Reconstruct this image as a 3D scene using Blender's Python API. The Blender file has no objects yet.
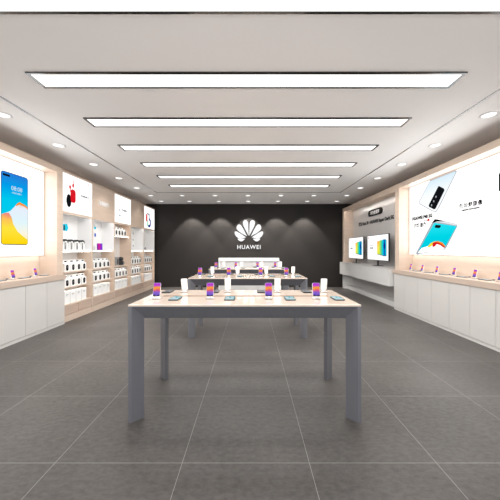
import bpy, bmesh, math, random
from mathutils import Vector, Matrix
random.seed(7)
PI = math.pi
S = bpy.context.scene
COL = S.collection

# ------------------------------------------------------------------ camera geometry of the place
F = 277.8      # focal length in pixels of a 500 px frame (20 mm on 36 mm)
HC = 1.34      # eye height
CX = 251.0
CEIL = 3.0
BACK = 10.02

# ------------------------------------------------------------------ materials
def mat(name):
    m = bpy.data.materials.new(name); m.use_nodes = True
    return m, m.node_tree.nodes, m.node_tree.links

def pbr(name, col, rough=0.5, metal=0.0, spec=0.5, coat=0.0, noise=None, trans=0.0):
    """noise = (scale xyz, amount) small procedural variation of the colour"""
    m, N, L = mat(name)
    b = N['Principled BSDF']
    b.inputs['Base Color'].default_value = (*col, 1)
    b.inputs['Roughness'].default_value = rough
    b.inputs['Metallic'].default_value = metal
    b.inputs['Specular IOR Level'].default_value = spec
    b.inputs['Coat Weight'].default_value = coat
    b.inputs['Coat Roughness'].default_value = 0.04
    b.inputs['Transmission Weight'].default_value = trans
    if noise:
        sc, amt = noise
        t = N.new('ShaderNodeTexCoord'); mp = N.new('ShaderNodeMapping'); n = N.new('ShaderNodeTexNoise')
        mp.inputs['Scale'].default_value = sc
        n.inputs['Scale'].default_value = 1.0; n.inputs['Detail'].default_value = 5.0
        r = N.new('ShaderNodeValToRGB')
        r.color_ramp.elements[0].position = 0.3; r.color_ramp.elements[1].position = 0.7
        r.color_ramp.elements[0].color = (*[c * (1 - amt) for c in col], 1)
        r.color_ramp.elements[1].color = (*[min(1, c * (1 + amt)) for c in col], 1)
        L.new(t.outputs['Object'], mp.inputs['Vector']); L.new(mp.outputs['Vector'], n.inputs['Vector'])
        L.new(n.outputs['Fac'], r.inputs['Fac']); L.new(r.outputs['Color'], b.inputs['Base Color'])
    return m

def glow(name, col, strength=1.0):
    m, N, L = mat(name)
    N.remove(N['Principled BSDF'])
    e = N.new('ShaderNodeEmission'); e.inputs['Color'].default_value = (*col, 1); e.inputs['Strength'].default_value = strength
    L.new(e.outputs[0], N['Material Output'].inputs['Surface'])
    return m

def ramp(name, stops, axis='Z', strength=1.0, wob=0.0):
    """self-lit print or screen: a colour ramp over the generated coordinate of the mesh"""
    m, N, L = mat(name)
    N.remove(N['Principled BSDF'])
    t = N.new('ShaderNodeTexCoord'); s = N.new('ShaderNodeSeparateXYZ'); r = N.new('ShaderNodeValToRGB')
    e = N.new('ShaderNodeEmission'); e.inputs['Strength'].default_value = strength
    L.new(t.outputs['Generated'], s.inputs[0])
    src = s.outputs[axis]
    if wob:
        n = N.new('ShaderNodeTexNoise'); n.inputs['Scale'].default_value = 3.0
        a = N.new('ShaderNodeMath'); a.operation = 'MULTIPLY_ADD'; a.inputs[1].default_value = wob; 
        L.new(t.outputs['Generated'], n.inputs['Vector']); L.new(n.outputs['Fac'], a.inputs[0]); L.new(src, a.inputs[2])
        o = N.new('ShaderNodeMath'); o.operation = 'SUBTRACT'; o.inputs[1].default_value = wob * 0.5
        L.new(a.outputs[0], o.inputs[0]); src = o.outputs[0]
    L.new(src, r.inputs['Fac'])
    els = r.color_ramp.elements
    while len(els) < len(stops): els.new(0.5)
    for e_, (p, c) in zip(els, stops):
        e_.position = p; e_.color = (*c, 1)
    L.new(r.outputs['Color'], e.inputs['Color'])
    L.new(e.outputs[0], N['Material Output'].inputs['Surface'])
    return m

def floor_mat():
    m, N, L = mat('grey_stone_tile')
    b = N['Principled BSDF']
    t = N.new('ShaderNodeTexCoord')
    # fine chiselled stone
    mp = N.new('ShaderNodeMapping'); mp.inputs['Scale'].default_value = (20, 34, 1)
    n = N.new('ShaderNodeTexNoise'); n.inputs['Scale'].default_value = 1.0; n.inputs['Detail'].default_value = 8; n.inputs['Roughness'].default_value = 0.7
    n2 = N.new('ShaderNodeTexNoise'); n2.inputs['Scale'].default_value = 1.6; n2.inputs['Detail'].default_value = 3
    L.new(t.outputs['Object'], mp.inputs['Vector']); L.new(mp.outputs['Vector'], n.inputs['Vector']); L.new(t.outputs['Object'], n2.inputs['Vector'])
    mx = N.new('ShaderNodeMath'); mx.operation = 'MULTIPLY_ADD'; mx.inputs[1].default_value = 0.35
    L.new(n2.outputs['Fac'], mx.inputs[0]); 
    sc = N.new('ShaderNodeMath'); sc.operation = 'MULTIPLY'; sc.inputs[1].default_value = 0.65
    L.new(n.outputs['Fac'], sc.inputs[0]); L.new(sc.outputs[0], mx.inputs[2])
    r = N.new('ShaderNodeValToRGB')
    r.color_ramp.elements[0].position = 0.30; r.color_ramp.elements[0].color = (0.044, 0.040, 0.037, 1)
    r.color_ramp.elements[1].position = 0.60; r.color_ramp.elements[1].color = (0.100, 0.092, 0.086, 1)
    L.new(mx.outputs[0], r.inputs['Fac'])
    # 0.8 m tile grid joints
    sep = N.new('ShaderNodeSeparateXYZ'); L.new(t.outputs['Object'], sep.inputs[0])
    def joint(sock, off):
        a = N.new('ShaderNodeMath'); a.operation = 'ADD'; a.inputs[1].default_value = 80.0 - off; L.new(sock, a.inputs[0])
        d = N.new('ShaderNodeMath'); d.operation = 'DIVIDE'; d.inputs[1].default_value = 0.8; L.new(a.outputs[0], d.inputs[0])
        f = N.new('ShaderNodeMath'); f.operation = 'FRACT'; L.new(d.outputs[0], f.inputs[0])
        s_ = N.new('ShaderNodeMath'); s_.operation = 'SUBTRACT'; s_.inputs[1].default_value = 0.5; L.new(f.outputs[0], s_.inputs[0])
        ab = N.new('ShaderNodeMath'); ab.operation = 'ABSOLUTE'; L.new(s_.outputs[0], ab.inputs[0])
        g = N.new('ShaderNodeMath'); g.operation = 'GREATER_THAN'; g.inputs[1].default_value = 0.5 - 0.0020; L.new(ab.outputs[0], g.inputs[0])
        return g.outputs[0]
    jx = joint(sep.outputs['X'], JX); jy = joint(sep.outputs['Y'], JY)
    mxx = N.new('ShaderNodeMath'); mxx.operation = 'MAXIMUM'; L.new(jx, mxx.inputs[0]); L.new(jy, mxx.inputs[1])
    mix = N.new('ShaderNodeMix'); mix.data_type = 'RGBA'
    L.new(mxx.outputs[0], mix.inputs['Factor']); L.new(r.outputs['Color'], mix.inputs['A'])
    mix.inputs['B'].default_value = (0.27, 0.26, 0.25, 1)
    L.new(mix.outputs['Result'], b.inputs['Base Color'])
    b.inputs['Roughness'].default_value = 0.42
    b.inputs['Specular IOR Level'].default_value = 0.25
    bp = N.new('ShaderNodeBump'); bp.inputs['Strength'].default_value = 0.2; bp.inputs['Distance'].default_value = 0.01
    L.new(n.outputs['Fac'], bp.inputs['Height']); L.new(bp.outputs[0], b.inputs['Normal'])
    return m

JX = -0.433; JY = 1.748

M = {}
M['wood'] = pbr('pale_oak', (0.66, 0.53, 0.43), 0.45, noise=((1.5, 1.5, 14), 0.05))
M['wood_x'] = pbr('pale_oak_horizontal', (0.66, 0.53, 0.43), 0.4, noise=((2, 22, 22), 0.05))
M['wood_counter'] = pbr('oak_counter_top', (0.53, 0.42, 0.345), 0.4, noise=((22, 2, 22), 0.05))
M['wood_drawer'] = pbr('oak_drawer', (0.54, 0.41, 0.33), 0.5, noise=((3, 30, 60), 0.10))
M['seam'] = pbr('brown_seam', (0.16, 0.09, 0.05), 0.8, spec=0.1, noise=((5, 5, 5), 0.05))
M['wood_top'] = pbr('pale_oak_table_top', (0.68, 0.56, 0.46), 0.25, coat=0.8, noise=((2.0, 14, 14), 0.015))
M['cab'] = pbr('white_lacquer', (0.60, 0.585, 0.56), 0.35, noise=((2, 2, 2), 0.015))
M['white'] = pbr('white_laminate', (0.84, 0.84, 0.84), 0.4, noise=((3, 3, 3), 0.01))
M['card'] = pbr('white_card', (0.90, 0.90, 0.89), 0.55, noise=((6, 6, 6), 0.015))
M['peg'] = pbr('perforated_white_board', (0.74, 0.71, 0.69), 0.5, noise=((60, 60, 60), 0.05))
M['grey'] = pbr('blue_grey_metal', (0.150, 0.152, 0.168), 0.38, noise=((30, 30, 2), 0.05))
M['silver'] = pbr('grey_panel', (0.52, 0.505, 0.495), 0.28, metal=0.1, noise=((1, 1, 1), 0.03))
M['console'] = pbr('light_grey_laminate', (0.66, 0.655, 0.64), 0.22, noise=((1, 1, 1), 0.03))
M['ceiling'] = pbr('ceiling_paint', (0.88, 0.875, 0.875), 0.8, noise=((1, 1, 1), 0.01))
M['wall'] = pbr('warm_wall_paint', (0.60, 0.50, 0.43), 0.7, noise=((1, 1, 1), 0.02))
M['dark'] = pbr('dark_brown_wall', (0.0165, 0.0137, 0.0122), 0.65, spec=0.35, noise=((2, 2, 1), 0.06))
M['black'] = pbr('black_plastic', (0.012, 0.012, 0.014), 0.3, noise=((5, 5, 5), 0.05))
M['matt_black'] = pbr('matt_black_sign', (0.006, 0.006, 0.006), 0.85, spec=0.1, noise=((5, 5, 5), 0.05))
M['chrome'] = pbr('dark_mirror_metal', (0.012, 0.011, 0.011), 0.12, spec=0.6, noise=((5, 5, 5), 0.05))
M['darkgrey'] = pbr('dark_grey_print', (0.10, 0.10, 0.11), 0.5, noise=((5, 5, 5), 0.05))
M['midgrey'] = pbr('mid_grey_print', (0.32, 0.32, 0.32), 0.5, noise=((5, 5, 5), 0.05))
M['shadowline'] = pbr('taupe_shadow_base', (0.16, 0.12, 0.10), 0.4, noise=((5, 5, 5), 0.05))  # dark taupe base plate paints in the shadow line below each phone
M['acrylic'] = pbr('white_acrylic', (0.90, 0.89, 0.88), 0.2, noise=((5, 5, 5), 0.01))
M['glass_cyan'] = glow('lit_screen_cyan', (0.30, 0.75, 0.85), 0.75)
M['glass_white'] = glow('lit_screen_white', (0.9, 0.93, 0.95), 0.9)
M['panel'] = glow('ceiling_light_panel', (1.0, 0.985, 0.97), 1.8)
M['lightbox'] = glow('lightbox_white', (1.0, 0.985, 0.965), 1.35)
M['ad'] = glow('small_lightbox_white', (1.0, 0.99, 0.98), 1.25)
M['led'] = glow('led_strip', (1.0, 0.965, 0.92), 13.0)
M['led_strong'] = glow('led_strip_bright', (1.0, 0.97, 0.94), 22.0)
M['lens'] = glow('downlight_lens', (1.0, 0.98, 0.96), 1.6)
M['logo'] = glow('lit_white_letters', (1, 1, 1), 1.05)
M['letter'] = pbr('white_letters', (0.85, 0.85, 0.85), 0.5, noise=((5, 5, 5), 0.01))
M['tvwhite'] = glow('screen_white', (1, 1, 1), 1.1)
# prints
def P(name, c, s=1.0): M[name] = glow('print_' + name, c, s)
P('p_black', (0.006, 0.007, 0.009)); P('p_red', (0.72, 0.01, 0.02)); P('p_grey', (0.30, 0.30, 0.30)); P('p_dark', (0.05, 0.05, 0.05))
P('p_pale', (0.62, 0.80, 0.90)); P('p_line', (0.42, 0.45, 0.50)); P('p_beige', (0.78, 0.60, 0.50)); P('p_yellow', (1.0, 0.72, 0.03))
P('p_orange', (0.95, 0.28, 0.02)); P('p_cyan', (0.02, 0.62, 0.82)); P('p_navy', (0.01, 0.02, 0.25)); P('p_green', (0.10, 0.55, 0.30))
P('p_white', (1, 1, 1), 1.5); P('p_silver', (0.80, 0.84, 0.88)); P('p_purple', (0.30, 0.03, 0.55)); P('p_magenta', (0.8, 0.05, 0.5)); P('p_blue', (0.03, 0.10, 0.55))
P('p_faint', (0.74, 0.90, 0.93))
P('p_palewhite', (0.93, 0.97, 1.0), 1.05)
M['scr'] = ramp('phone_wallpaper', [(0.0, (0.01, 0.01, 0.02)), (0.07, (0.02, 0.01, 0.05)), (0.10, (0.16, 0.10, 0.62)), (0.32, (0.30, 0.14, 0.62)), (0.45, (0.85, 0.10, 0.18)),
                (0.60, (0.98, 0.42, 0.03)), (0.70, (0.95, 0.30, 0.10)), (0.80, (0.55, 0.06, 0.60)), (1.0, (0.42, 0.05, 0.70))], 'Z', 0.95, wob=0.25)
M['sky'] = ramp('print_blue_sky', [(0.0, (0.0, 0.62, 0.85)), (0.45, (0.0, 0.58, 0.86)), (0.75, (0.0, 0.33, 0.82)), (1.0, (0.02, 0.20, 0.68))], 'Z', 1.0)
M['snow'] = ramp('print_white_mountain', [(0.0, (1.0, 0.80, 0.10)), (0.25, (0.98, 0.93, 0.75)), (0.5, (0.75, 0.93, 0.97)), (0.9, (0.80, 0.86, 0.98)), (1.0, (0.9, 0.55, 0.35))], 'Z', 1.0, wob=0.2)
M['sun'] = ramp('print_yellow_slope', [(0.0, (1.0, 0.68, 0.0)), (0.5, (1.0, 0.78, 0.05)), (0.8, (1.0, 0.55, 0.10)), (1.0, (0.85, 0.20, 0.22))], 'Z', 1.0, wob=0.2)
M['cyanphone'] = ramp('print_cyan_phone', [(0.0, (0.0, 0.60, 0.75)), (0.5, (0.0, 0.68, 0.80)), (1.0, (0.02, 0.80, 0.92))], 'Z', 1.0)
M['palephone'] = ramp('print_white_phone', [(0.0, (0.97, 0.98, 1.0)), (0.55, (0.93, 0.97, 1.0)), (1.0, (0.68, 0.83, 0.92))], 'Z', 1.05)
M['tv_a'] = ramp('screen_orange', [(0.0, (0.75, 0.85, 0.05)), (0.5, (1.0, 0.80, 0.10)), (1.0, (1.0, 0.45, 0.08))], 'Z', 1.0)
M['tv_b'] = ramp('screen_green', [(0.0, (0.55, 0.80, 0.05)), (0.5, (0.10, 0.65, 0.30)), (1.0, (0.0, 0.55, 0.45))], 'X', 1.0)
M['tv_c'] = ramp('screen_blue', [(0.0, (0.0, 0.70, 0.75)), (0.35, (0.0, 0.35, 0.70)), (0.55, (0.01, 0.03, 0.35)), (0.8, (0.0, 0.40, 0.70)), (1.0, (0.0, 0.70, 0.70))], 'X', 1.0)
M['tablet'] = ramp('print_purple_box', [(0.0, (0.05, 0.02, 0.35)), (0.4, (0.75, 0.03, 0.35)), (0.7, (0.35, 0.02, 0.65)), (1.0, (0.10, 0.10, 0.75))], 'X', 0.9, wob=0.5)

# ------------------------------------------------------------------ mesh helpers
class MB:
    def __init__(s): s.bm = bmesh.new(); s.mats = []
    def mi(s, m):
        if m not in s.mats: s.mats.append(m)
        return s.mats.index(m)
    def box(s, x0, x1, y0, y1, z0, z1, m, bev=0.0):
        i = s.mi(m)
        vs = [s.bm.verts.new(p) for p in [(x0, y0, z0), (x1, y0, z0), (x1, y1, z0), (x0, y1, z0), (x0, y0, z1), (x1, y0, z1), (x1, y1, z1), (x0, y1, z1)]]
        fs = [s.bm.faces.new([vs[k] for k in f]) for f in [(3, 2, 1, 0), (4, 5, 6, 7), (0, 1, 5, 4), (1, 2, 6, 5), (2, 3, 7, 6), (3, 0, 4, 7)]]
        for f in fs: f.material_index = i
        if bev:
            es = {e for f in fs for e in f.edges}
            r = bmesh.ops.bevel(s.bm, geom=list(es), offset=bev, segments=2, affect='EDGES', profile=0.5)
            for f in r['faces']: f.material_index = i
        return s
    def prism(s, pts, y0, y1, m):
        """closed outline in the local xz plane, extruded from y0 (front) to y1 (rear)"""
        i = s.mi(m); n = len(pts)
        a = [s.bm.verts.new((x, y0, z)) for x, z in pts]; b = [s.bm.verts.new((x, y1, z)) for x, z in pts]
        fs = [s.bm.faces.new(a), s.bm.faces.new(b[::-1])]
        for k in range(n):
            fs.append(s.bm.faces.new([a[k], b[k], b[(k + 1) % n], a[(k + 1) % n]]))
        for f in fs: f.material_index = i
        return s
    def hexa(s, lo, hi, m):
        """two quads of 4 points joined to a solid"""
        i = s.mi(m)
        a = [s.bm.verts.new(p) for p in lo]; b = [s.bm.verts.new(p) for p in hi]
        fs = [s.bm.faces.new(a[::-1]), s.bm.faces.new(b)] + [s.bm.faces.new([a[k], a[(k + 1) % 4], b[(k + 1) % 4], b[k]]) for k in range(4)]
        for f in fs: f.material_index = i
        return s
    def lathe(s, prof, m, n=24, c=(0, 0, 0)):
        i = s.mi(m); rings = []
        for r, z in prof:
            rings.append([s.bm.verts.new((c[0] + r * math.cos(2 * PI * k / n), c[1] + r * math.sin(2 * PI * k / n), c[2] + z)) for k in range(n)])
        for a, b in zip(rings, rings[1:]):
            for k in range(n):
                f = s.bm.faces.new([a[k], a[(k + 1) % n], b[(k + 1) % n], b[k]]); f.material_index = i; f.smooth = True
        for ring in (rings[0], rings[-1]):
            f = s.bm.faces.new(ring); f.material_index = i
        return s
    def move(s, mtx): bmesh.ops.transform(s.bm, matrix=mtx, verts=s.bm.verts); return s

def part(name, mb, parent=None):
    bmesh.ops.recalc_face_normals(mb.bm, faces=mb.bm.faces)
    me = bpy.data.meshes.new(name); mb.bm.to_mesh(me); mb.bm.free()
    for m in mb.mats: me.materials.append(M[m])
    o = bpy.data.objects.new(name, me); COL.objects.link(o)
    if parent is not None: o.parent = parent
    return o

def tag(o, label=None, cat=None, group=None, kind=None):
    if label: o['label'] = label
    if cat: o['category'] = cat
    if group: o['group'] = group
    if kind: o['kind'] = kind
    return o

def thing(name, label, cat, loc=(0, 0, 0), rz=0.0, group=None):
    o = bpy.data.objects.new(name, None); COL.objects.link(o)
    o.empty_display_size = 0.1
    o.location = loc; o.rotation_euler = (0, 0, rz)
    return tag(o, label, cat, group)

def struct(name, mb): return tag(part(name, mb), kind='structure')

def dup(root, loc, rz=None, label=None, group=None):
    r = root.copy(); COL.objects.link(r); r.location = loc
    if rz is not None: r.rotation_euler = (0, 0, rz)
    if label: r['label'] = label
    if group: r['group'] = group
    for ch in list(root.children):
        c = ch.copy(); COL.objects.link(c); c.parent = r
        for g in list(ch.children):
            d = g.copy(); COL.objects.link(d); d.parent = c
    return r

def rr(cx, cz, w, h, r, n=5):
    pts = []
    for sx, sz, a0 in ((1, -1, -PI / 2), (1, 1, 0), (-1, 1, PI / 2), (-1, -1, PI)):
        for k in range(n + 1):
            a = a0 + k * PI / 2 / n
            pts.append((cx + sx * (w / 2 - r) + r * math.cos(a), cz + sz * (h / 2 - r) + r * math.sin(a)))
    return pts

def ell(cx, cz, a, b, n=20, tilt=0.0):
    out = []
    for k in range(n):
        t = 2 * PI * k / n; x, z = a * math.cos(t), b * math.sin(t)
        out.append((cx + x * math.cos(tilt) - z * math.sin(tilt), cz + x * math.sin(tilt) + z * math.cos(tilt)))
    return out

def arc_band(cx, cz, r0, r1, a0, a1, n=16):
    a = [(cx + r1 * math.cos(a0 + (a1 - a0) * k / n), cz + r1 * math.sin(a0 + (a1 - a0) * k / n)) for k in range(n + 1)]
    b = [(cx + r0 * math.cos(a0 + (a1 - a0) * k / n), cz + r0 * math.sin(a0 + (a1 - a0) * k / n)) for k in range(n + 1)]
    return a + b[::-1]

def text(name, body, size, m, x, y, z, parent, width=None, bold=0.0, depth=0.002, shear=0.0, space=1.0):
    """lettering in the local xz plane, centred at x, z; facing -y"""
    c = bpy.data.curves.new(name, 'FONT'); c.body = body; c.size = size; c.align_x = 'CENTER'; c.align_y = 'CENTER'
    c.offset = bold; c.extrude = depth; c.shear = shear; c.space_character = space; c.resolution_u = 3
    t = bpy.data.objects.new(name, c); COL.objects.link(t)
    bpy.context.view_layer.update()
    dg = bpy.context.evaluated_depsgraph_get()
    me = bpy.data.meshes.new_from_object(t.evaluated_get(dg))
    bpy.data.objects.remove(t)
    xs = [v.co.x for v in me.vertices]; ys = [v.co.y for v in me.vertices]
    w = max(xs) - min(xs); k = (width / w) if width else 1.0
    mx, my = (max(xs) + min(xs)) / 2, (max(ys) + min(ys)) / 2
    for v in me.vertices:
        px, py, pz = v.co
        v.co = (x + (px - mx) * k, y - pz, z + (py - my) * (k if width else 1))
    me.materials.clear(); me.materials.append(M[m])
    o = bpy.data.objects.new(name, me); COL.objects.link(o); o.parent = parent
    return o

ORD = ['first', 'second', 'third', 'fourth', 'fifth', 'sixth', 'seventh', 'eighth', 'ninth', 'tenth']

# ------------------------------------------------------------------ the setting
FRONT = -0.9
XL, XR = -3.80, 3.68
M['floor'] = floor_mat()
struct('floor', MB().box(XL - 0.1, XR + 0.1, FRONT, BACK + 0.1, -0.1, 0, 'floor'))
struct('ceiling', MB().box(XL - 0.1, XR + 0.1, FRONT, BACK + 0.1, CEIL, CEIL + 0.1, 'ceiling'))
struct('wall_left', MB().box(XL - 0.1, XL, FRONT, BACK, 0, CEIL, 'wall'))
struct('wall_right', MB().box(XR, XR + 0.1, FRONT, BACK, 0, CEIL, 'wall'))
struct('wall_back', MB().box(XL - 0.1, XR + 0.1, BACK, BACK + 0.1, 0, CEIL, 'dark'))
# the black shadow gap that frames the middle of the ceiling
g = MB(); w = 0.022; gx0, gx1, gy = -2.70, 2.56, 8.0
g.box(gx0 - w, gx0, FRONT, gy + w, CEIL - 0.004, CEIL + 0.001, 'chrome')
g.box(gx1, gx1 + w, FRONT, gy + w, CEIL - 0.004, CEIL + 0.001, 'chrome')
g.box(gx0, gx1, gy, gy + w, CEIL - 0.004, CEIL + 0.001, 'chrome')
struct('trim_1', g)

def area(name, loc, rot, sx, sy, power, col=(1, 0.985, 0.97), spread=None):
    l = bpy.data.lights.new(name, 'AREA'); l.shape = 'RECTANGLE'; l.size = sx; l.size_y = sy; l.energy = power; l.color = col
    if spread: l.spread = spread
    o = bpy.data.objects.new(name, l); COL.objects.link(o); o.location = loc; o.rotation_euler = rot
    return o

# ------------------------------------------------------------------ ceiling light panels
LX0, LX1 = -2.105, 2.018
def make_panel(y0, label):
    t = thing('ceiling_light', label, 'ceiling light', ((LX0 + LX1) / 2, y0 + 0.12, CEIL), 0, 'long panel lights across the ceiling')
    hw = (LX1 - LX0) / 2; hd = 0.125; f = 0.026
    m = MB()
    m.box(-hw, hw, -hd, -hd + f, -0.012, 0, 'chrome'); m.box(-hw, hw, hd - f * 0.7, hd, -0.012, 0, 'chrome')
    m.box(-hw, -hw + f, -hd + f, hd - f * 0.7, -0.012, 0, 'chrome'); m.box(hw - f, hw, -hd + f, hd - f * 0.7, -0.012, 0, 'chrome')
    part('frame', m, t)
    part('diffuser', MB().box(-hw + f, hw - f, -hd + f, hd - f * 0.7, -0.006, 0, 'panel'), t)
    return t
where = ['cut off by the top of the view, nearest of all', 'first whole one from the front', 'second whole one from the front', 'third whole one from the front',
         'fourth whole one from the front', 'fifth whole one from the front', 'last one before the dark wall']
P0 = None; PANEL_W = 41.0
for k in range(7):
    y0 = 2.59 + (k - 1) * 0.893
    lab = 'long white ceiling panel light, ' + where[k]
    area('panel_lamp', ((LX0 + LX1) / 2, y0 + 0.12, CEIL - 0.02), (0, 0, 0), LX1 - LX0 - 0.1, 0.19, PANEL_W)
    if P0 is None: P0 = make_panel(y0, lab)
    else: dup(P0, ((LX0 + LX1) / 2, y0 + 0.12, CEIL), 0, lab)

# ------------------------------------------------------------------ downlights
D0 = None
def downlight(x, y, label, group, power):
    global D0
    if D0 is None:
        D0 = thing('downlight', label, 'downlight', (x, y, CEIL), 0, group)
        n = 28; m = MB(); i = m.mi('white')
        prof = [(0.072, 0.0), (0.098, 0.0), (0.098, -0.006), (0.078, -0.009), (0.072, -0.004)]
        rings = [[m.bm.verts.new((r * math.cos(2 * PI * k / n), r * math.sin(2 * PI * k / n), z)) for k in range(n)] for r, z in prof]
        for q in range(len(rings)):
            a, b = rings[q], rings[(q + 1) % len(rings)]
            for k in range(n):
                f = m.bm.faces.new([a[k], a[(k + 1) % n], b[(k + 1) % n], b[k]]); f.material_index = i; f.smooth = True
        part('trim_ring', m, D0)
        part('lens', MB().lathe([(0.072, 0.0), (0.072, -0.003)], 'lens', n), D0)
    else:
        dup(D0, (x, y, CEIL), 0, label, group)
    l = bpy.data.lights.new('downlight_lamp', 'SPOT'); l.energy = power; l.spot_size = math.radians(74 if power > 60 else 100); l.spot_blend = 0.3 if power > 60 else 0.55
    l.color = (1.0, 0.95, 0.89); l.shadow_soft_size = 0.06
    o = bpy.data.objects.new('downlight_lamp', l); COL.objects.link(o); o.location = (x, y, CEIL - 0.015)
    if power > 60: o.rotation_euler = (math.radians(14), 0, 0)
DL, DB = 20.0, 330.0
for side, x, g_ in (('left', -3.05, 'downlights along the left display wall'), ('right', 2.92, 'downlights along the right display wall')):
    for k, y in enumerate([3.41, 4.40, 5.38, 6.41, 7.42, 8.46, 9.45]):
        w_ = 'nearest the viewer' if k == 0 else ('closest to the dark back wall' if k == 6 else ORD[k] + ' from the front')
        downlight(x, y, 'round white downlight over %s display wall, %s' % (side, w_), g_, DL)
for r, (y, nm) in enumerate(((8.46, 'front'), (9.45, 'rear'))):
    for k in range(5):
        x = -2.10 + 1.003 * k
        w_ = ['leftmost', 'second from the left', 'middle', 'second from the right', 'rightmost'][k]
        downlight(x, y, 'small downlight at dark wall, %s of five, %s row' % (w_, nm), 'five downlights in the %s row at the dark wall' % nm, DB if r else 14.0)

# ------------------------------------------------------------------ phones
PW, PH, PT = 0.062, 0.117, 0.008
phone_proto = None
def make_stand_phone():
    t = thing('display_phone', '', 'phone')
    rot = Matrix.Translation((0, 0.0, 0.022)) @ Matrix.Rotation(math.radians(-14), 4, 'X')
    m = MB(); m.prism(rr(0, PH / 2, PW, PH, 0.008), -PT / 2, PT / 2, 'acrylic'); m.move(rot)
    part('body', m, t)
    m = MB(); m.prism(rr(0, PH / 2, PW - 0.003, PH - 0.003, 0.007), -PT / 2 - 0.0012, -PT / 2 + 0.001, 'scr'); m.move(rot)
    part('screen', m, t)
    m = MB(); m.box(-0.012, 0.012, PT / 2, PT / 2 + 0.012, 0.0, 0.07, 'acrylic', 0.002); m.move(rot)
    m.box(-0.012, 0.012, 0.004, 0.045, 0.004, 0.02, 'acrylic', 0.002)
    m.box(-0.033, 0.033, -0.022, 0.05, 0.0, 0.005, 'shadowline', 0.0015)
    m.box(-0.030, 0.030, -0.012, 0.045, 0.005, 0.007, 'acrylic', 0.0005)
    part('stand', m, t)
    return t
def make_flat_phone(white):
    t = thing('flat_phone', '', 'phone')
    w, l = 0.086, 0.165
    m = MB()
    def plate(inset, z0, z1, mm, r=0.012):
        pts = rr(0, 0, w - 2 * inset, l - 2 * inset, r); i = m.mi(mm)
        a = [m.bm.verts.new((x, y, z0)) for x, y in pts]; b = [m.bm.verts.new((x, y, z1)) for x, y in pts]
        fs = [m.bm.faces.new(a[::-1]), m.bm.faces.new(b)] + [m.bm.faces.new([a[k], a[(k + 1) % len(pts)], b[(k + 1) % len(pts)], b[k]]) for k in range(len(pts))]
        for f in fs: f.material_index = i
    plate(0, 0, 0.009, 'black'); part('body', m, t)
    m = MB(); plate(0.005, 0.0085, 0.0098, {0: 'glass_cyan', 1: 'glass_white', 2: 'black'}[white], 0.008); part('screen', m, t)
    for (x0, x1, y0, y1) in ((-0.034, 0.034, -0.07, -0.035), (-0.034, -0.008, 0.0, 0.05), (0.008, 0.034, 0.02, 0.05)):
        part('screen_tile', MB().box(x0, x1, y0, y1, 0.0096, 0.0102, {0: 'glass_white', 1: 'p_pale', 2: 'darkgrey'}[white]), t)
    return t
SP = make_stand_phone(); FP = make_flat_phone(0); FW = make_flat_phone(1); FD = make_flat_phone(2)
used = set()
def put(proto, loc, rz, label, group, tilt=0):
    if proto.name not in used:
        used.add(proto.name); proto.location = loc; proto.rotation_euler = (0, 0, rz); proto['label'] = label; proto['group'] = group; return proto
    return dup(proto, loc, rz, label, group)

# ------------------------------------------------------------------ display tables
TX0, TX1, TD, TZ = -0.952, 0.854, 0.80, 0.915
TC = (TX0 + TX1) / 2; HW = (TX1 - TX0) / 2
def make_table(label, y0):
    t = thing('display_table', label, 'table', (TC, y0 + TD / 2, 0), 0, 'display tables in the middle of the shop')
    hd = TD / 2
    m = MB(); m.box(-HW, HW, -hd, hd, TZ - 0.014, TZ, 'wood_top', 0.002)
    top = part('tabletop', m, t)
    part('centre_seam', MB().box(-HW + 0.14, HW - 0.14, -0.005, 0.035, TZ - 0.001, TZ + 0.0012, 'seam'), top)
    # apron: four mitred bevelled boards that slope inwards
    a, zb, zt = 0.082, TZ - 0.122, TZ - 0.015
    o = [(-HW, -hd), (HW, -hd), (HW, hd), (-HW, hd)]
    inn = [(-HW + a, -hd + a), (HW - a, -hd + a), (HW - a, hd - a), (-HW + a, hd - a)]
    in2 = [(-HW + a + 0.03, -hd + a + 0.03), (HW - a - 0.03, -hd + a + 0.03), (HW - a - 0.03, hd - a - 0.03), (-HW + a + 0.03, hd - a - 0.03)]
    for k in range(4):
        j = (k + 1) % 4
        m = MB()
        i = m.mi('grey')
        v = [m.bm.verts.new(p) for p in [(*o[k], zt), (*o[j], zt), (*inn[j], zb), (*inn[k], zb), (*in2[k], zt), (*in2[j], zt), (*in2[j], zb), (*in2[k], zb)]]
        for f in [(0, 1, 2, 3), (3, 2, 6, 7), (7, 6, 5, 4), (4, 5, 1, 0), (0, 3, 7, 4), (1, 5, 6, 2)]:
            m.bm.faces.new([v[q] for q in f])
        part('apron_board', m, t)
    # legs: broad plates set on the diagonal of each corner
    for (sx, sy) in ((-1, -1), (1, -1), (1, 1), (-1, 1)):
        c = Vector((sx * HW, sy * hd)); d = Vector((-sx, -sy)) * 0.084
        # plate with a pointed outer edge on the corner
        p0 = c; p1 = c + Vector((-sx * 0.026, 0)); p2 = c + d + Vector((-sx * 0.013, sy * 0.013)); p3 = c + d + Vector((sx * 0.013, -sy * 0.013)); p4 = c + Vector((0, -sy * 0.026))
        ring = [p0, p1, p2, p3, p4]
        m = MB(); i = m.mi('grey')
        lo = [m.bm.verts.new((p.x, p.y, 0)) for p in ring]; hi = [m.bm.verts.new((p.x, p.y, TZ - 0.016)) for p in ring]
        m.bm.faces.new(lo[::-1]); m.bm.faces.new(hi)
        for k in range(5): m.bm.faces.new([lo[k], lo[(k + 1) % 5], hi[(k + 1) % 5], hi[k]])
        part('leg', m, t)
    return t
T0 = make_table('nearest large display table with pale wood top and grey slanted legs', 2.152)
TY = [2.152, 4.202, 6.252]
dup(T0, (TC, TY[1] + TD / 2, 0), 0, 'second display table from the front, pale wood top, partly behind the nearest')
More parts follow.
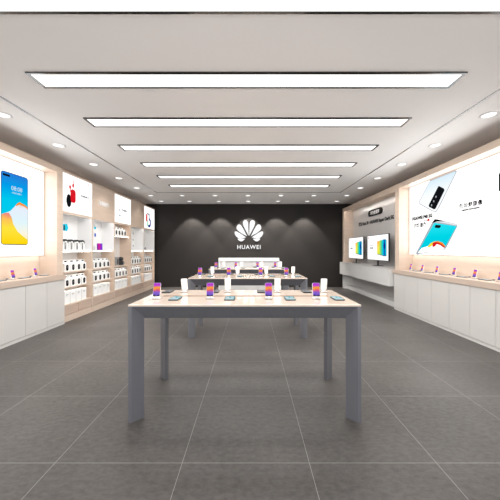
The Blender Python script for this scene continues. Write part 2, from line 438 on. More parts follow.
dup(T0, (TC, TY[2] + TD / 2, 0), 0, 'farthest display table, pale wood top, just before the white desk')
tn = ['nearest table', 'second table', 'farthest table']
ln = ['leftmost', 'second from left', 'third from left', 'rightmost']
for ti, y0 in enumerate(TY):
    for k, x in enumerate((-0.822, -0.357, 0.154, 0.569)):
        put(SP, (x, y0 + 0.262, TZ), 0, 'upright phone with purple screen, front of %s, %s' % (tn[ti], ln[k]), 'upright phones along the front of the %s' % tn[ti])
    for k, x in enumerate((-0.655, -0.183, 0.335, 0.749)):
        put(FP, (x, y0 + 0.262, TZ), 0.0, 'flat phone with cyan screen, front of %s, %s' % (tn[ti], ln[k]), 'flat phones along the front of the %s' % tn[ti])
    for k, x in enumerate((-0.674, -0.235, 0.268, 0.737)):
        put(SP, (x, y0 + 0.675, TZ), PI, 'upright phone showing white back, rear of %s, %s' % (tn[ti], ln[k]), 'white-backed phones along the rear of the %s' % tn[ti])
    for k, x in enumerate((-0.840, -0.365, 0.105, 0.560)):
        put(FD, (x, y0 + 0.665, TZ), PI, 'dark flat phone at rear of %s, %s' % (tn[ti], ln[k]), 'flat phones along the rear of the %s' % tn[ti])

# ------------------------------------------------------------------ white desk at the back
t = thing('service_desk', 'white service desk with raised back ledge in front of the dark wall', 'desk', (-0.06, 8.35, 0))
part('shaded_front_panel', MB().box(-0.90, 0.88, 0.03, 0.07, 0.0, 1.0, 'console'), t)  # light grey paints the shade on the white desk's front
part('ledge', MB().box(-0.92, 0.91, 0.0, 0.30, 1.0, 1.10, 'white', 0.004), t)
part('side_panel', MB().box(-0.92, -0.88, 0.02, 0.62, 0.0, 1.0, 'white', 0.003), t)
part('side_panel', MB().box(0.88, 0.99, 0.02, 0.62, 0.0, 0.985, 'white', 0.006), t)
part('worktop', MB().box(-0.88, 0.88, 0.07, 0.64, 0.72, 0.75, 'white', 0.003), t)
part('plinth', MB().box(-0.90, 0.88, 0.05, 0.09, 0.0, 0.06, 'grey'), t)

# ------------------------------------------------------------------ emblem and lettering on the dark wall
t = thing('wall_emblem', 'white lit petal emblem with lettering below on the dark back wall', 'sign', (-0.075, BACK, 1.376))
U = 1 / 8.333 / F * BACK
def crom(pts, n=6):
    out = []; N_ = len(pts)
    out.append(pts[0])
    for k in range(1, N_ - 1):
        p0, p1, p2 = pts[k - 1], pts[k], pts[k + 1]
        p3 = pts[k + 2] if k + 2 < N_ else pts[0]
        if k == 1: out.append(p1)
        if k + 1 >= N_: break
        for s_ in range(1, n + 1):
            u = s_ / n
            out.append(tuple(0.5 * ((2 * p1[c]) + (-p0[c] + p2[c]) * u + (2 * p0[c] - 5 * p1[c] + 4 * p2[c] - p3[c]) * u * u + (-p0[c] + 3 * p1[c] - 3 * p2[c] + p3[c]) * u ** 3) for c in (0, 1)))
    return out
petals = [[(243, 216), (246, 150), (249, 104), (266, 84), (288, 94), (289, 125), (268, 170)],
          [(256, 219), (283, 165), (309, 126), (330, 122), (343, 142), (338, 166), (300, 196)],
          [(264, 228), (305, 200), (347, 178), (360, 188), (353, 212), (334, 231), (300, 237)],
          [(272, 240), (305, 238), (333, 237), (330, 249), (312, 261), (292, 258)]]
for sgn in (-1, 1):
    for pl in petals:
        pts = [((sgn * (x - 241)) * U, (325 - y) * U) for x, y in pl]
        pts = crom(pts)
        if sgn < 0: pts = pts[::-1]
        part('petal', MB().prism(pts, -0.03, -0.002, 'logo'), t)
text('lettering', 'HUAWEI', 0.19, 'logo', 0.0, -0.015, 0.07, t, width=0.84, bold=0.0035, depth=0.012, space=1.18)

# ------------------------------------------------------------------ left wall: shelf bays
BX, BY, BW, BD = -3.43, 5.045, 0.965, 0.325
bay_names = ['bay nearest the viewer', 'second bay', 'middle bay', 'fourth bay', 'last bay by the dark wall']
def make_bay(i, header, niche):
    names = ['first shelf bay on the left wall, below the red and black earphone poster', 'second shelf bay on the left wall, with plain wood header and lettering',
             'middle shelf bay on the left wall, open below a white poster', 'fourth shelf bay on the left wall, with blank wood header', 'last shelf bay on the left wall, touching the dark wall']
    t = thing('display_shelf', names[i], 'shelf unit', (BX, BY + BW * i, 0), PI / 2, 'wooden shelf bays along the left wall')
    w, d, s = BW, BD, 0.018
    for x0 in (0.0, w - s):
        part('side_panel', MB().box(x0 + 0.0005, x0 + s - 0.0005, 0.0, d, 0.0, 2.80, 'wood'), t)
    bk = MB(); bk.box(s, w - s, d - 0.012, d, 0.32, 2.04, 'peg')
    part('back_panel', bk, t)
    part('top_panel', MB().box(s, w - s, 0.0, d, 2.765, 2.80, 'wood_x'), t)
    part('base', MB().box(s, w - s, 0.02, d, 0.12, 0.30, 'wood'), t)
    part('plinth', MB().box(s, w - s, 0.004, d, 0.0, 0.12, 'wood_x'), t)
    for k in range(2):
        hwid = (w - 2 * s) / 2
        part('drawer', MB().box(s + hwid * k + 0.006, s + hwid * (k + 1) - 0.006, 0.002, 0.022, 0.135, 0.292, 'wood_drawer', 0.002), t)
    lv = [0.32, 0.64, 0.93] + ([1.72] if not niche else [])
    for z in lv:
        sh = part('shelf', MB().box(s, w - s, 0.0, d - 0.012, z - 0.022, z, 'wood_x', 0.001), t)
        if z > 0.5:
            part('led_strip', MB().box(s + 0.02, w - s - 0.02, 0.05, 0.062, z - 0.027, z - 0.022, 'led'), sh)
    if niche:
        ni = MB(); z0, z1 = 1.312, 2.05
        ni.box(s, w - s, 0.0, d - 0.012, z0, z0 + 0.024, 'white'); ni.box(s, w - s, 0.0, d - 0.012, z1 - 0.02, z1, 'white')
        ni.box(s, s + 0.006, 0.003, d - 0.012, z0, z1, 'white'); ni.box(w - s - 0.006, w - s, 0.003, d - 0.012, z0, z1, 'white')
        ni.box(s, w - s, d - 0.018, d - 0.012, z0, z1, 'white')
        nn = part('niche_lining', ni, t)
        part('led_strip', MB().box(s + 0.02, w - s - 0.02, 0.016, 0.03, z1 - 0.025, z1 - 0.02, 'led'), nn)
        part('front_lip', MB().box(s, w - s, -0.001, 0.012, z1 - 0.042, z1 + 0.002, 'wood_x'), nn)
        part('led_strip', MB().box(s + 0.02, w - s - 0.02, 0.05, 0.062, z0 - 0.006, z0, 'led'), nn)
    else:
        sh = part('shelf', MB().box(s, w - s, 0.0, d - 0.012, 2.03, 2.05, 'wood_x'), t)
        part('led_strip', MB().box(s + 0.02, w - s - 0.02, 0.016, 0.03, 2.024, 2.03, 'led'), sh)
        part('front_lip', MB().box(s, w - s, -0.001, 0.012, 2.008, 2.051, 'wood_x'), sh)
    if header == 'wood':
        part('header_panel', MB().box(s, w - s, 0.006, 0.03, 2.052, 2.764, 'wood'), t)
    else:
        part('light_panel', MB().box(s + 0.004, w - s - 0.004, -0.004, 0.03, 2.055, 2.762, 'ad'), t)
    return t
bays = [make_bay(0, 'ad', True), make_bay(1, 'wood', True), make_bay(2, 'ad', False), make_bay(3, 'wood', True), make_bay(4, 'ad', True)]
def child(t, name): return [c for c in t.children if c.name.split('.')[0] == name][0]
# poster prints
def wl(px, py, X=3.434):          # a pixel of the photograph measured on the plane of the left shelf fronts -> (Y, z)
    Y = X * F / (CX - px); return Y, HC + (250 - py) * Y / F
lp = child(bays[0], 'light_panel')
def on(i, px, py): Y, z = wl(px, py); return Y - BY - BW * i, z
pr_ = MB()
x, z = on(0, 68.4, 200.6); pr_.prism(ell(x, z, 0.070, 0.122), -0.007, -0.004, 'p_black')
x, z = on(0, 72.6, 196.2); pr_.prism(rr(x, z, 0.15, 0.255, 0.06), -0.0085, -0.004, 'p_red')
x, z = on(0, 69.6, 187.0); pr_.prism(ell(x, z, 0.026, 0.034), -0.0085, -0.004, 'p_red'); pr_.prism(rr(x + 0.008, z - 0.05, 0.012, 0.08, 0.005), -0.0075, -0.004, 'p_red')
x, z = on(0, 72.6, 185.8); pr_.prism(ell(x, z, 0.024, 0.036), -0.0085, -0.004, 'p_red'); pr_.prism(rr(x + 0.02, z + 0.06, 0.012, 0.10, 0.005), -0.0075, -0.004, 'p_red')
x, z = on(0, 72.6, 192.5); pr_.prism(rr(x, z, 0.06, 0.006, 0.002), -0.0095, -0.004, 'p_dark')
part('earphone_print', pr_, lp)
x, z = on(0, 84.4, 196.8); text('lettering', 'FreeBuds 3', 0.05, 'p_grey', x, -0.0055, z, lp, width=0.27, bold=0.002, depth=0.001)
x, z = on(0, 88.0, 185.0); pr_ = MB(); pr_.prism(ell(x - 0.01, z, 0.012, 0.014, 10), -0.006, -0.004, 'p_red'); pr_.prism(rr(x + 0.025, z - 0.004, 0.045, 0.012, 0.003), -0.006, -0.004, 'p_grey'); part('brand_mark', pr_, lp)
text('lettering', '智能配件', 0.07, 'letter', *((lambda q: (q[0], -0.001, q[1]))(on(1, 103.8, 204.2))), bays[1], width=0.42, bold=0.001, depth=0.006)
lp = child(bays[2], 'light_panel')
pr_ = MB()
for px, py, a, b, m_ in ((119.4, 210, 0.022, 0.034, 'p_grey'), (119.5, 215.5, 0.045, 0.03, 'p_line'), (119.2, 207.4, 0.018, 0.016, 'p_line')):
    x, z = on(2, px, py); pr_.prism(ell(x, z, a, b, 12), -0.006, -0.004, m_)
part('earbud_print', pr_, lp)
x, z = on(2, 124.2, 210.6); text('lettering', 'FreeBuds', 0.05, 'p_grey', x, -0.0055, z, lp, width=0.27, bold=0.003, depth=0.001)
x, z = on(2, 128.2, 200.9); pr_ = MB(); pr_.prism(rr(x, z, 0.05, 0.014, 0.004), -0.006, -0.004, 'p_red'); part('brand_mark', pr_, lp)
lp = child(bays[4], 'light_panel')
pr_ = MB(); x, z = on(4, 148.0, 219.5)
pr_.prism(arc_band(x - 0.04, z + 0.09, 0.085, 0.125, 0.3, 2.9), -0.006, -0.004, 'p_grey')
pr_.prism(rr(x - 0.14, z + 0.04, 0.12, 0.24, 0.05), -0.0072, -0.004, 'p_red')
pr_.prism(arc_band(x + 0.08, z - 0.10, 0.075, 0.16, -2.2, 1.7), -0.0065, -0.004, 'p_navy')
pr_.prism(arc_band(x + 0.03, z - 0.10, 0.09, 0.15, 2.5, 4.6), -0.0062, -0.004, 'p_green')
pr_.prism(rr(x + 0.11, z + 0.09, 0.10, 0.12, 0.04), -0.0064, -0.004, 'p_pale')
pr_.prism(ell(x + 0.07, z + 0.17, 0.04, 0.035), -0.0068, -0.004, 'p_navy')
part('watch_strap_print', pr_, lp)
x2 = x + 0.32
pr_ = MB(); pr_.prism(rr(x2, z + 0.10, 0.09, 0.018, 0.005), -0.006, -0.004, 'p_red'); pr_.prism(rr(x2, z + 0.01, 0.10, 0.012, 0.004), -0.006, -0.004, 'p_grey'); part('brand_mark', pr_, lp)

# ------------------------------------------------------------------ goods on the shelves
def make_dark_box():
    t = thing('phone_box', '', 'box')
    part('carton', MB().box(-0.0725, 0.0725, 0.0, 0.15, 0.0, 0.155, 'card', 0.003), t)
    p_ = MB(); p_.prism(rr(0.0, 0.075, 0.070, 0.110, 0.028), -0.0012, 0.0, 'matt_black'); p_.prism(rr(0.004, 0.085, 0.018, 0.04, 0.008), -0.002, -0.001, 'darkgrey'); part('product_print', p_, t)
    p_ = MB(); p_.prism([(-0.0725, 0.155), (0.0725, 0.155), (0.0725, 0.213), (-0.0725, 0.213)], 0.045, 0.145, 'card'); part('upper_carton', p_, t)
    p_ = MB(); p_.prism(rr(0.015, 0.192, 0.07, 0.022, 0.006), 0.0435, 0.045, 'matt_black'); part('top_mark', p_, t)
    return t
def make_white_box():
    t = thing('white_box', '', 'box')
    part('carton', MB().box(-0.08, 0.08, 0.0, 0.14, 0.0, 0.235, 'card', 0.003), t)
    p_ = MB(); p_.prism(rr(0.0, 0.175, 0.075, 0.010, 0.003), -0.0012, 0.0, 'midgrey'); p_.prism(rr(-0.01, 0.155, 0.04, 0.006, 0.002), -0.0012, 0.0, 'midgrey'); part('label_print', p_, t)
    return t
def make_headset_box():
    t = thing('headset_box', '', 'box')
    part('carton', MB().box(-0.06, 0.06, 0.0, 0.10, 0.0, 0.175, 'card', 0.003), t)
    p_ = MB(); p_.prism(rr(-0.012, 0.08, 0.06, 0.14, 0.01), -0.0012, 0.0, 'midgrey'); p_.prism(rr(-0.004, 0.055, 0.02, 0.06, 0.008), -0.002, -0.001, 'darkgrey'); part('product_print', p_, t)
    p_ = MB(); p_.prism(arc_band(0.0, 0.135, 0.045, 0.078, 0.1, PI - 0.5, 14), 0.0, 0.06, 'black'); part('headband', p_, t)
    return t
DBX, WBX, HBX = make_dark_box(), make_white_box(), make_headset_box()
rows = {0.93: 'upper', 0.64: 'middle', 0.32: 'bottom'}
q4 = ['nearest', 'second', 'third', 'farthest']
def on_bay(i, lx, ly, z): return (BX - ly, BY + BW * i + lx, z)      # rot +90: local x -> world +Y, local y -> world -X
bn = ['first', 'second', 'middle', 'fourth', 'last']
for i in range(5):
    for z in (0.93, 0.64):
        if i == 2 and z == 0.93: continue
        for k in range(4):
            put(DBX, on_bay(i, 0.185 + 0.178 * k, 0.03, z), PI / 2, 'white box with dark oval print, %s shelf, %s bay, %s of four' % ('third' if z > 0.9 else 'second', bn[i], q4[k]),
                'printed white boxes in the %s bay' % bn[i])
    for k in range(4):
        put(WBX, on_bay(i, 0.19 + 0.178 * k, 0.035, 0.32), PI / 2, 'tall plain white box, bottom shelf, %s bay, %s of four' % (bn[i], q4[k]), 'plain white boxes in the %s bay' % bn[i])
for k in range(4):
    put(DBX, on_bay(2, 0.185 + 0.165 * k, 0.04, 1.72), PI / 2, 'white box with dark oval print, high shelf, middle bay, %s of four' % q4[k], 'printed white boxes high in the middle bay')
    put(HBX, on_bay(0, 0.25 + 0.178 * k, 0.10, 1.336), PI / 2, 'white box with black top band, lit niche, first bay, %s of four' % q4[k], 'boxes in the lit niche')
# wall cards and other single goods
def card(i, lx, z, w, h, kind, label):
    t = thing('product_card', label, 'card', on_bay(i, lx, BD - 0.019, z), PI / 2)
    part('board', MB().box(-w / 2, w / 2, -0.006, -0.0005, -h / 2, h / 2, 'white' if kind != 'dark' else 'card', 0.001), t)
    p_ = MB()
    if kind == 'cyan': p_.prism([(-w / 2, -h * 0.12), (w * 0.05, -h * 0.14), (w * 0.22, h * 0.12), (w * 0.05, h * 0.42), (-w / 2, h * 0.36)], -0.008, -0.006, 'p_cyan'); p_.prism(rr(-w * 0.35, h * 0.1, w * 0.2, h * 0.4, w * 0.06), -0.0085, -0.006, 'p_dark')
    elif kind == 'blue': p_.prism([(-w * 0.3, -h * 0.4), (w * 0.3, -h * 0.4), (w * 0.35, h * 0.1), (0, h * 0.3), (-w * 0.3, h * 0.1)], -0.008, -0.006, 'p_blue')
    elif kind == 'sky': p_.prism(rr(0, -h * 0.12, w * 0.7, h * 0.5, w * 0.1), -0.008, -0.006, 'p_cyan')
    else: p_.prism(rr(0, 0, w * 0.5, h * 0.5, w * 0.1), -0.008, -0.006, 'p_dark')
    part('picture', p_, t)
card(0, 0.575, 1.76, 0.22, 0.26, 'cyan', 'white card with cyan picture at the back of the lit first niche')
card(1, 0.635, 1.88, 0.10, 0.11, 'sky', 'small white card with light blue picture, upper one in second niche')
card(1, 0.635, 1.71, 0.10, 0.13, 'blue', 'small card with dark blue picture, lower one in second niche')
card(3, 0.85, 1.86, 0.09, 0.10, 'dark', 'small card with dark dot, topmost of three in fourth niche')
card(3, 0.85, 1.66, 0.09, 0.10, 'dark', 'small card with dark dot, middle one of three in fourth niche')
card(3, 0.85, 1.47, 0.09, 0.10, 'dark', 'small card with dark dot, lowest of three in fourth niche')
t = thing('tablet_box', 'upright box with purple and pink picture in second niche', 'box', on_bay(1, 0.58, 0.16, 1.336), PI / 2)
part('carton', MB().box(-0.12, 0.12, 0, 0.04, 0, 0.165, 'card', 0.002), t)
part('picture', MB().prism([(-0.119, 0.003), (0.119, 0.003), (0.119, 0.162), (-0.119, 0.162)], -0.0012, 0.0, 'tablet'), t)
t = thing('speaker_box', 'grey box with black bottle print on the middle bay shelf', 'box', on_bay(2, 0.36, 0.10, 0.93), PI / 2)
part('carton', MB().box(-0.10, 0.10, 0, 0.10, 0, 0.225, 'midgrey', 0.003), t)
part('product_print', MB().prism(rr(0.03, 0.10, 0.07, 0.15, 0.03), -0.0015, 0.0, 'black'), t)
t = thing('smart_speaker', 'black two-lobed speaker beside the grey box on the middle bay shelf', 'speaker', on_bay(2, 0.62, 0.13, 0.93), PI / 2)
part('body', MB().lathe([(0.045, 0), (0.078, 0.012), (0.088, 0.05), (0.075, 0.10), (0.045, 0.118)], 'black', 24), t)
part('head', MB().lathe([(0.045, 0.118), (0.068, 0.135), (0.076, 0.168), (0.062, 0.205), (0.02, 0.222)], 'black', 24, (-0.012, 0, 0)), t)
part('front_badge', MB().prism(ell(0.0, 0.05, 0.03, 0.03), -0.09, -0.08, 'midgrey'), t)
t = thing('smart_glasses', 'tiny black glasses lying in the lit niche of the last bay', 'glasses', on_bay(4, 0.36, 0.12, 1.336), PI / 2)
gm = MB()
for sx in (-1, 1): gm.prism(arc_band(sx * 0.07, 0.045, 0.038, 0.05, 0, 2 * PI - 0.001, 20), -0.004, 0.004, 'black')
gm.box(-0.022, 0.022, -0.004, 0.004, 0.05, 0.06, 'black')
part('front_frame', gm, t)
for sx in (-1, 1): part('temple', MB().box(sx * 0.118 - 0.004, sx * 0.118 + 0.004, -0.003, 0.11, 0.045, 0.056, 'black'), t)

# ------------------------------------------------------------------ display alcoves with lightboxes over counters
def alcove(label, x_front, y_far, y_near, sgn, rz, depth, pillar, back_y, box_label, filler):
    """local x runs to the viewer's right along the wall; sgn=+1 left wall, -1 right wall"""
    Lh = abs(y_far - y_near)
    loc = (x_front, y_near if sgn > 0 else y_far, 0)
    t = thing('display_alcove', label, 'display wall', loc, rz)
    # local x: left wall 0=near .. Lh=far ; right wall 0=far .. Lh=near
    far0, far1 = (Lh - pillar, Lh) if sgn > 0 else (0, pillar)
    n0, n1 = (0, 0.12) if sgn > 0 else (Lh - 0.12, Lh)
    part('side_panel', MB().box(far0, far1, 0, depth, 0.902, 2.70, 'wood'), t)
    part('side_panel', MB().box(n0, n1, 0, depth, 0.902, 2.70, 'wood'), t)
    ix0, ix1 = (n1, far0) if sgn > 0 else (far1, n0)
    part('back_panel', MB().box(ix0, ix1, depth - 0.012, depth, 0.902, 2.70, 'wood_x'), t)
    part('top_rail', MB().box(0, Lh, 0, depth, 2.70, 2.80, 'wood_x', 0.002), t)
    return t
# left
LFX = -3.38
alcove('pale wood alcove framing the big blue phone lightbox over left counter', LFX, 4.96, 3.16, 1, PI / 2, 0.31, 0.12, None, '', True)
tag(part('filler_panel', MB().box(LFX - 0.38, -3.43, 4.962, 5.043, 0.902, 2.80, 'wood')), 'narrow pale wood filler strip between lightbox alcove and shelf bays', 'panel')
lx0, lx1 = 3.28, 4.84
t = thing('lightbox', 'glowing white lightbox with blue and yellow phone picture, left wall', 'lightbox', (LFX - 0.298, lx0 + 0.002, 1.245), PI / 2)
part('light_panel', MB().box(0, lx1 - lx0 - 0.004, -0.066, 0, 0, 1.452, 'lightbox'), t)
lx, yf = lx0 + 0.002, -0.066
def L2(Y, z): return Y - lx, z - 1.245
pts0 = L2(4.017, 1.425); pts1 = L2(4.489, 2.492)
cx, cz = (pts0[0] + pts1[0]) / 2, (pts0[1] + pts1[1]) / 2; pw, ph = pts1[0] - pts0[0], pts1[1] - pts0[1]
ph_ = part('phone_print', MB().prism(rr(cx, cz, pw + 0.014, ph + 0.014, 0.045), yf - 0.002, yf, 'p_black'), t)
part('sky_print', MB().prism(rr(cx, cz + ph * 0.16, pw, ph * 0.68, 0.036), yf - 0.003, yf - 0.001, 'sky'), ph_)
def N2(u, v): return (pts0[0] + u * pw, pts0[1] + v * ph)
mtn = [N2(*p) for p in ((0.0, 0.03), (0.04, 0.004), (0.96, 0.004), (1.0, 0.03), (1.0, 0.555), (0.90, 0.585), (0.78, 0.60), (0.66, 0.615), (0.57, 0.59), (0.45, 0.53), (0.32, 0.47), (0.18, 0.44), (0.0, 0.41))]
part('mountain_print', MB().prism(mtn, yf - 0.0036, yf - 0.001, 'snow'), ph_)
ridge = [N2(*p) for p in ((0.50, 0.555), (0.58, 0.595), (0.66, 0.62), (0.78, 0.605), (0.90, 0.59), (1.0, 0.56), (1.0, 0.535), (0.88, 0.565), (0.76, 0.575), (0.66, 0.585), (0.57, 0.56))]
part('ridge_print', MB().prism(ridge, yf - 0.0042, yf - 0.001, 'p_orange'), ph_)
yel = [N2(*p) for p in ((0.0, 0.03), (0.04, 0.006), (0.96, 0.006), (1.0, 0.03), (1.0, 0.07), (0.78, 0.13), (0.58, 0.19), (0.42, 0.29), (0.36, 0.38), (0.26, 0.44), (0.12, 0.43), (0.0, 0.405))]
part('slope_print', MB().prism(yel, yf - 0.0044, yf - 0.001, 'sun'), ph_)
part('camera_print', MB().prism(rr(*N2(0.17, 0.958), pw * 0.26, ph * 0.03, 0.015), yf - 0.0044, yf - 0.001, 'p_black'), ph_)
text('clock_lettering', '08:08', 0.09, 'p_pale', *((lambda q: (q[0], yf - 0.0036, q[1]))(N2(0.56, 0.80))), ph_, width=0.20, depth=0.0008)
text('date_lettering', '4月8日 星期三', 0.03, 'p_pale', *((lambda q: (q[0], yf - 0.0036, q[1]))(N2(0.56, 0.735))), ph_, width=0.18, depth=0.0008)

BOXW = 15.5
area('lightbox_lamp', (LFX - 0.298 + 0.085, (lx0 + lx1) / 2, 1.97), (0, -PI / 2, 0), 1.40, lx1 - lx0 - 0.06, BOXW)
area('under_lightbox_fill', (LFX - 0.262, (lx0 + lx1) / 2, 1.238), (0, 0, 0), 0.04, lx1 - lx0 - 0.06, 0.95)  # added fill that brightens the alcove back and worktop, no fixture
# right
RFX = 3.25
alcove('pale wood alcove framing the two white lightboxes over right counter', RFX, 6.24, 3.16, -1, -PI / 2, 0.31, 0.14, None, '', True)
RBX = RFX + 0.298
def rl(px, py, X=3.482):
    Y = X * F / (px - CX); return Y, HC + (250 - py) * Y / F
ry0, rys, ryn = 6.098, 3.968, 3.282
t = thing('lightbox', 'glowing white lightbox with white phone and cyan phone pictures, right wall', 'lightbox', (RBX, ry0, 1.245), -PI / 2)
part('light_panel', MB().box(0, ry0 - rys - 0.003, -0.066, 0, 0, 1.452, 'lightbox'), t)
def R2(px, py): Y, z = rl(px, py); return (ry0 - Y, z - 1.245)
yf = -0.066
def poly(pp): return [R2(*p) for p in pp]
wp = part('white_phone_print', MB().prism(poly([(429.9, 180.8), (455.8, 170.6), (457.0, 171.6), (439.2, 207.5), (436.2, 212.2), (432.5, 211.3), (419.5, 204.2), (418.8, 201.8)]), yf - 0.002, yf, 'p_line'), t)
part('phone_back_print', MB().prism(poly([(430.1, 181.3), (454.8, 171.6), (456.0, 172.3), (438.2, 207.8), (436.0, 211.4), (433.0, 210.8), (420.0, 203.6), (419.4, 201.9)]), yf - 0.003, yf - 0.001, 'palephone'), wp)
part('phone_edge_print', MB().prism(poly([(427.2, 177.0), (454.0, 167.6), (456.9, 170.0), (430.2, 180.6)]), yf - 0.0025, yf, 'p_beige'), wp)
part('camera_print', MB().prism(poly([(438.4, 186.4), (439.2, 186.0), (444.2, 188.6), (444.8, 190.2), (435.8, 208.6), (434.2, 209.4), (429.2, 206.8), (428.8, 205.2)]), yf - 0.0036, yf - 0.001, 'p_black'), wp)
lens = MB()
for a_, b_ in ((431.8, 205.2), (434.0, 201.2), (436.2, 196.8)):
    x_, z_ = R2(a_, b_); lens.prism(ell(x_, z_, 0.016, 0.02, 12), yf - 0.0042, yf - 0.002, 'p_line')
part('lens_print', lens, wp)
cp = part('cyan_phone_print', MB().prism(poly([(434.8, 219.2), (437.5, 219.4), (456.4, 223.8), (457.6, 226.0), (446.4, 247.6), (444.8, 249.6), (417.2, 254.4), (415.9, 253.4), (432.4, 222.2)]), yf - 0.002, yf, 'p_line'), t)
part('phone_back_print', MB().prism(poly([(434.4, 222.8), (456.9, 226.2), (444.8, 248.0), (438.0, 249.0), (420.5, 250.2), (419.0, 250.0)]), yf - 0.003, yf - 0.001, 'cyanphone'), cp)
part('phone_edge_print', MB().prism(poly([(434.9, 219.6), (437.5, 219.8), (456.2, 224.0), (456.9, 225.6), (440.0, 222.4), (433.4, 222.2)]), yf - 0.0032, yf - 0.001, 'p_silver'), cp)
part('black_edge_print', MB().prism(poly([(434.9, 219.2), (437.8, 219.5), (445.0, 221.4), (437.5, 221.4), (433.0, 222.9), (432.6, 222.4)]), yf - 0.0036, yf - 0.001, 'p_black'), cp)  # black bit at the left of the printed top edge
part('camera_print', MB().prism(poly([(436.0, 224.8), (440.6, 225.2), (441.2, 226.2), (439.6, 228.2), (435.4, 227.8), (434.8, 226.8)]), yf - 0.0038, yf - 0.001, 'p_black'), cp)
part('snow_print', MB().prism(poly([(422.0, 248.0), (428.0, 246.2), (433.0, 243.8), (438.0, 243.0), (443.0, 246.0), (444.8, 248.4), (442.0, 250.0), (420.0, 253.0), (418.2, 252.6)]), yf - 0.0038, yf - 0.001, 'p_white'), cp)
part('yellow_arc_print', MB().prism(poly([(427.6, 246.6), (431.0, 243.2), (434.5, 241.4), (438.0, 241.4), (436.0, 243.2), (433.0, 245.0), (430.5, 247.0), (428.5, 247.2)]), yf - 0.0044, yf - 0.001, 'p_yellow'), cp)
part('red_arc_print', MB().prism(poly([(433.0, 242.8), (436.5, 241.8), (440.5, 243.0), (444.8, 246.6), (444.6, 248.2), (440.0, 245.0), (437.0, 244.2), (435.0, 246.6), (432.6, 247.0)]), yf - 0.0048, yf - 0.001, 'p_red'), cp)
part('orange_arc_print', MB().prism(poly([(434.0, 241.9), (438.0, 241.0), (442.5, 242.6), (445.8, 246.2), (445.2, 246.9), (441.0, 243.6), (437.5, 242.2)]), yf - 0.0052, yf - 0.001, 'p_orange'), cp)
x_, z_ = R2(421.8, 217.3); text('lettering', 'HUAWEI P40 5G', 0.07, 'p_black', x_, yf - 0.001, z_, t, width=0.66, bold=0.004, depth=0.001)
x_, z_ = R2(423.5, 220.8); text('small_lettering', 'ULTRA VISION', 0.03, 'p_grey', x_, yf - 0.001, z_, t, width=0.26, depth=0.001)
x_, z_ = R2(420.0, 225.2); text('slogan_lettering', '超感 影像', 0.09, 'p_dark', x_, yf - 0.001, z_, t, width=0.40, bold=0.003, depth=0.001)
fb = MB(); x_, z_ = R2(428.6, 220.2)
for k in range(6):
    a_ = PI * (k + 0.5) / 6; fb.prism(ell(x_ + 0.017 * math.cos(a_), z_ - 0.012 + 0.026 * math.sin(a_), 0.022, 0.010, 10, a_), yf - 0.002 - 0.0002 * k, yf, 'p_red')
part('flower_mark', fb, t)
x_, z_ = R2(470.4, 204.2); text('slogan_lettering', '超 感 知 影 像', 0.1, 'p_black', x_, yf - 0.001, z_, t, width=0.46, bold=0.006, depth=0.001)
x_, z_ = R2(470.6, 209.0); text('small_lettering', 'VISIONARY PHOTOGRAPHY', 0.03, 'p_dark', x_, yf - 0.001, z_, t, width=0.36, bold=0.002, depth=0.001)
t = thing('lightbox', 'white lightbox with pale outlined phone, cut off by the right of view', 'lightbox', (RBX, rys, 1.245), -PI / 2)
part('light_panel', MB().box(0.003, rys - ryn, -0.066, 0, 0, 1.452, 'lightbox'), t)
def R3(Y, z): return (rys - Y, z - 1.245)
op = part('phone_print', MB().prism(rr(*R3(3.60, 1.92), 0.70, 1.08, 0.03), yf - 0.002, yf, 'p_faint'), t)
part('phone_back_print', MB().prism(rr(*R3(3.60, 1.92), 0.688, 1.068, 0.026), yf - 0.003, yf - 0.001, 'p_white'), op)
part('camera_print', MB().prism(rr(*R3(3.78, 2.29), 0.24, 0.28, 0.04), yf - 0.004, yf - 0.002, 'p_black'), op)

area('lightbox_lamp', (RBX - 0.085, (ry0 + ryn) / 2, 1.97), (0, PI / 2, 0), 1.40, ry0 - ryn - 0.06, BOXW * 1.8)
area('under_lightbox_fill', (RBX - 0.036, (ry0 + ryn) / 2, 1.238), (0, 0, 0), 0.04, ry0 - ryn - 0.06, 1.7)  # same added fill below the right lightboxes

# ------------------------------------------------------------------ counters: cabinet units and continuous worktops
def make_cab(label, group, loc, rz, w=0.437):
    t = thing('base_cabinet', label, 'cabinet', loc, rz, group)
    part('carcass', MB().box(0.001, w - 0.001, 0.02, 0.31, 0.045, 0.808, 'cab'), t)
    part('door', MB().box(0.003, w - 0.003, 0.0, 0.019, 0.05, 0.806, 'cab', 0.0015), t)
    part('plinth', MB().box(0.0, w, 0.003, 0.30, 0.0, 0.043, 'cab'), t)
    return t
CW = 0.437
C0 = None
for k in range(4):
    y = 5.04 - CW * (k + 1)
    lab = 'white base cabinet in left counter, ' + ['beside the shelf bays', 'second from the shelf bays', 'third from the shelf bays', 'cut off by the left of view'][k]
    if C0 is None: C0 = make_cab(lab, 'white base cabinets under the left counter', (LFX, y, 0), PI / 2)
    else: dup(C0, (LFX, y, 0), PI / 2, lab)
for k in range(7):
    y = 6.31 - CW * k
    lab = 'white base cabinet in right counter, ' + ['at the far end beside the television console'] [0] if k == 0 else 'white base cabinet in right counter, %s from the television console' % ORD[k]
    dup(C0, (RFX, y, 0), -PI / 2, lab, 'white base cabinets under the right counter')
tag(part('worktop', MB().box(LFX - 0.31, LFX + 0.018, 5.04 - 4 * CW, 5.044, 0.81, 0.90, 'wood_counter', 0.003)), 'thick pale wood worktop along the left counter', 'worktop')
tag(part('worktop', MB().box(RFX - 0.018, RFX + 0.31, 6.31 - 7 * CW, 6.345, 0.81, 0.90, 'wood_counter', 0.003)), 'thick pale wood worktop along the right counter', 'worktop')

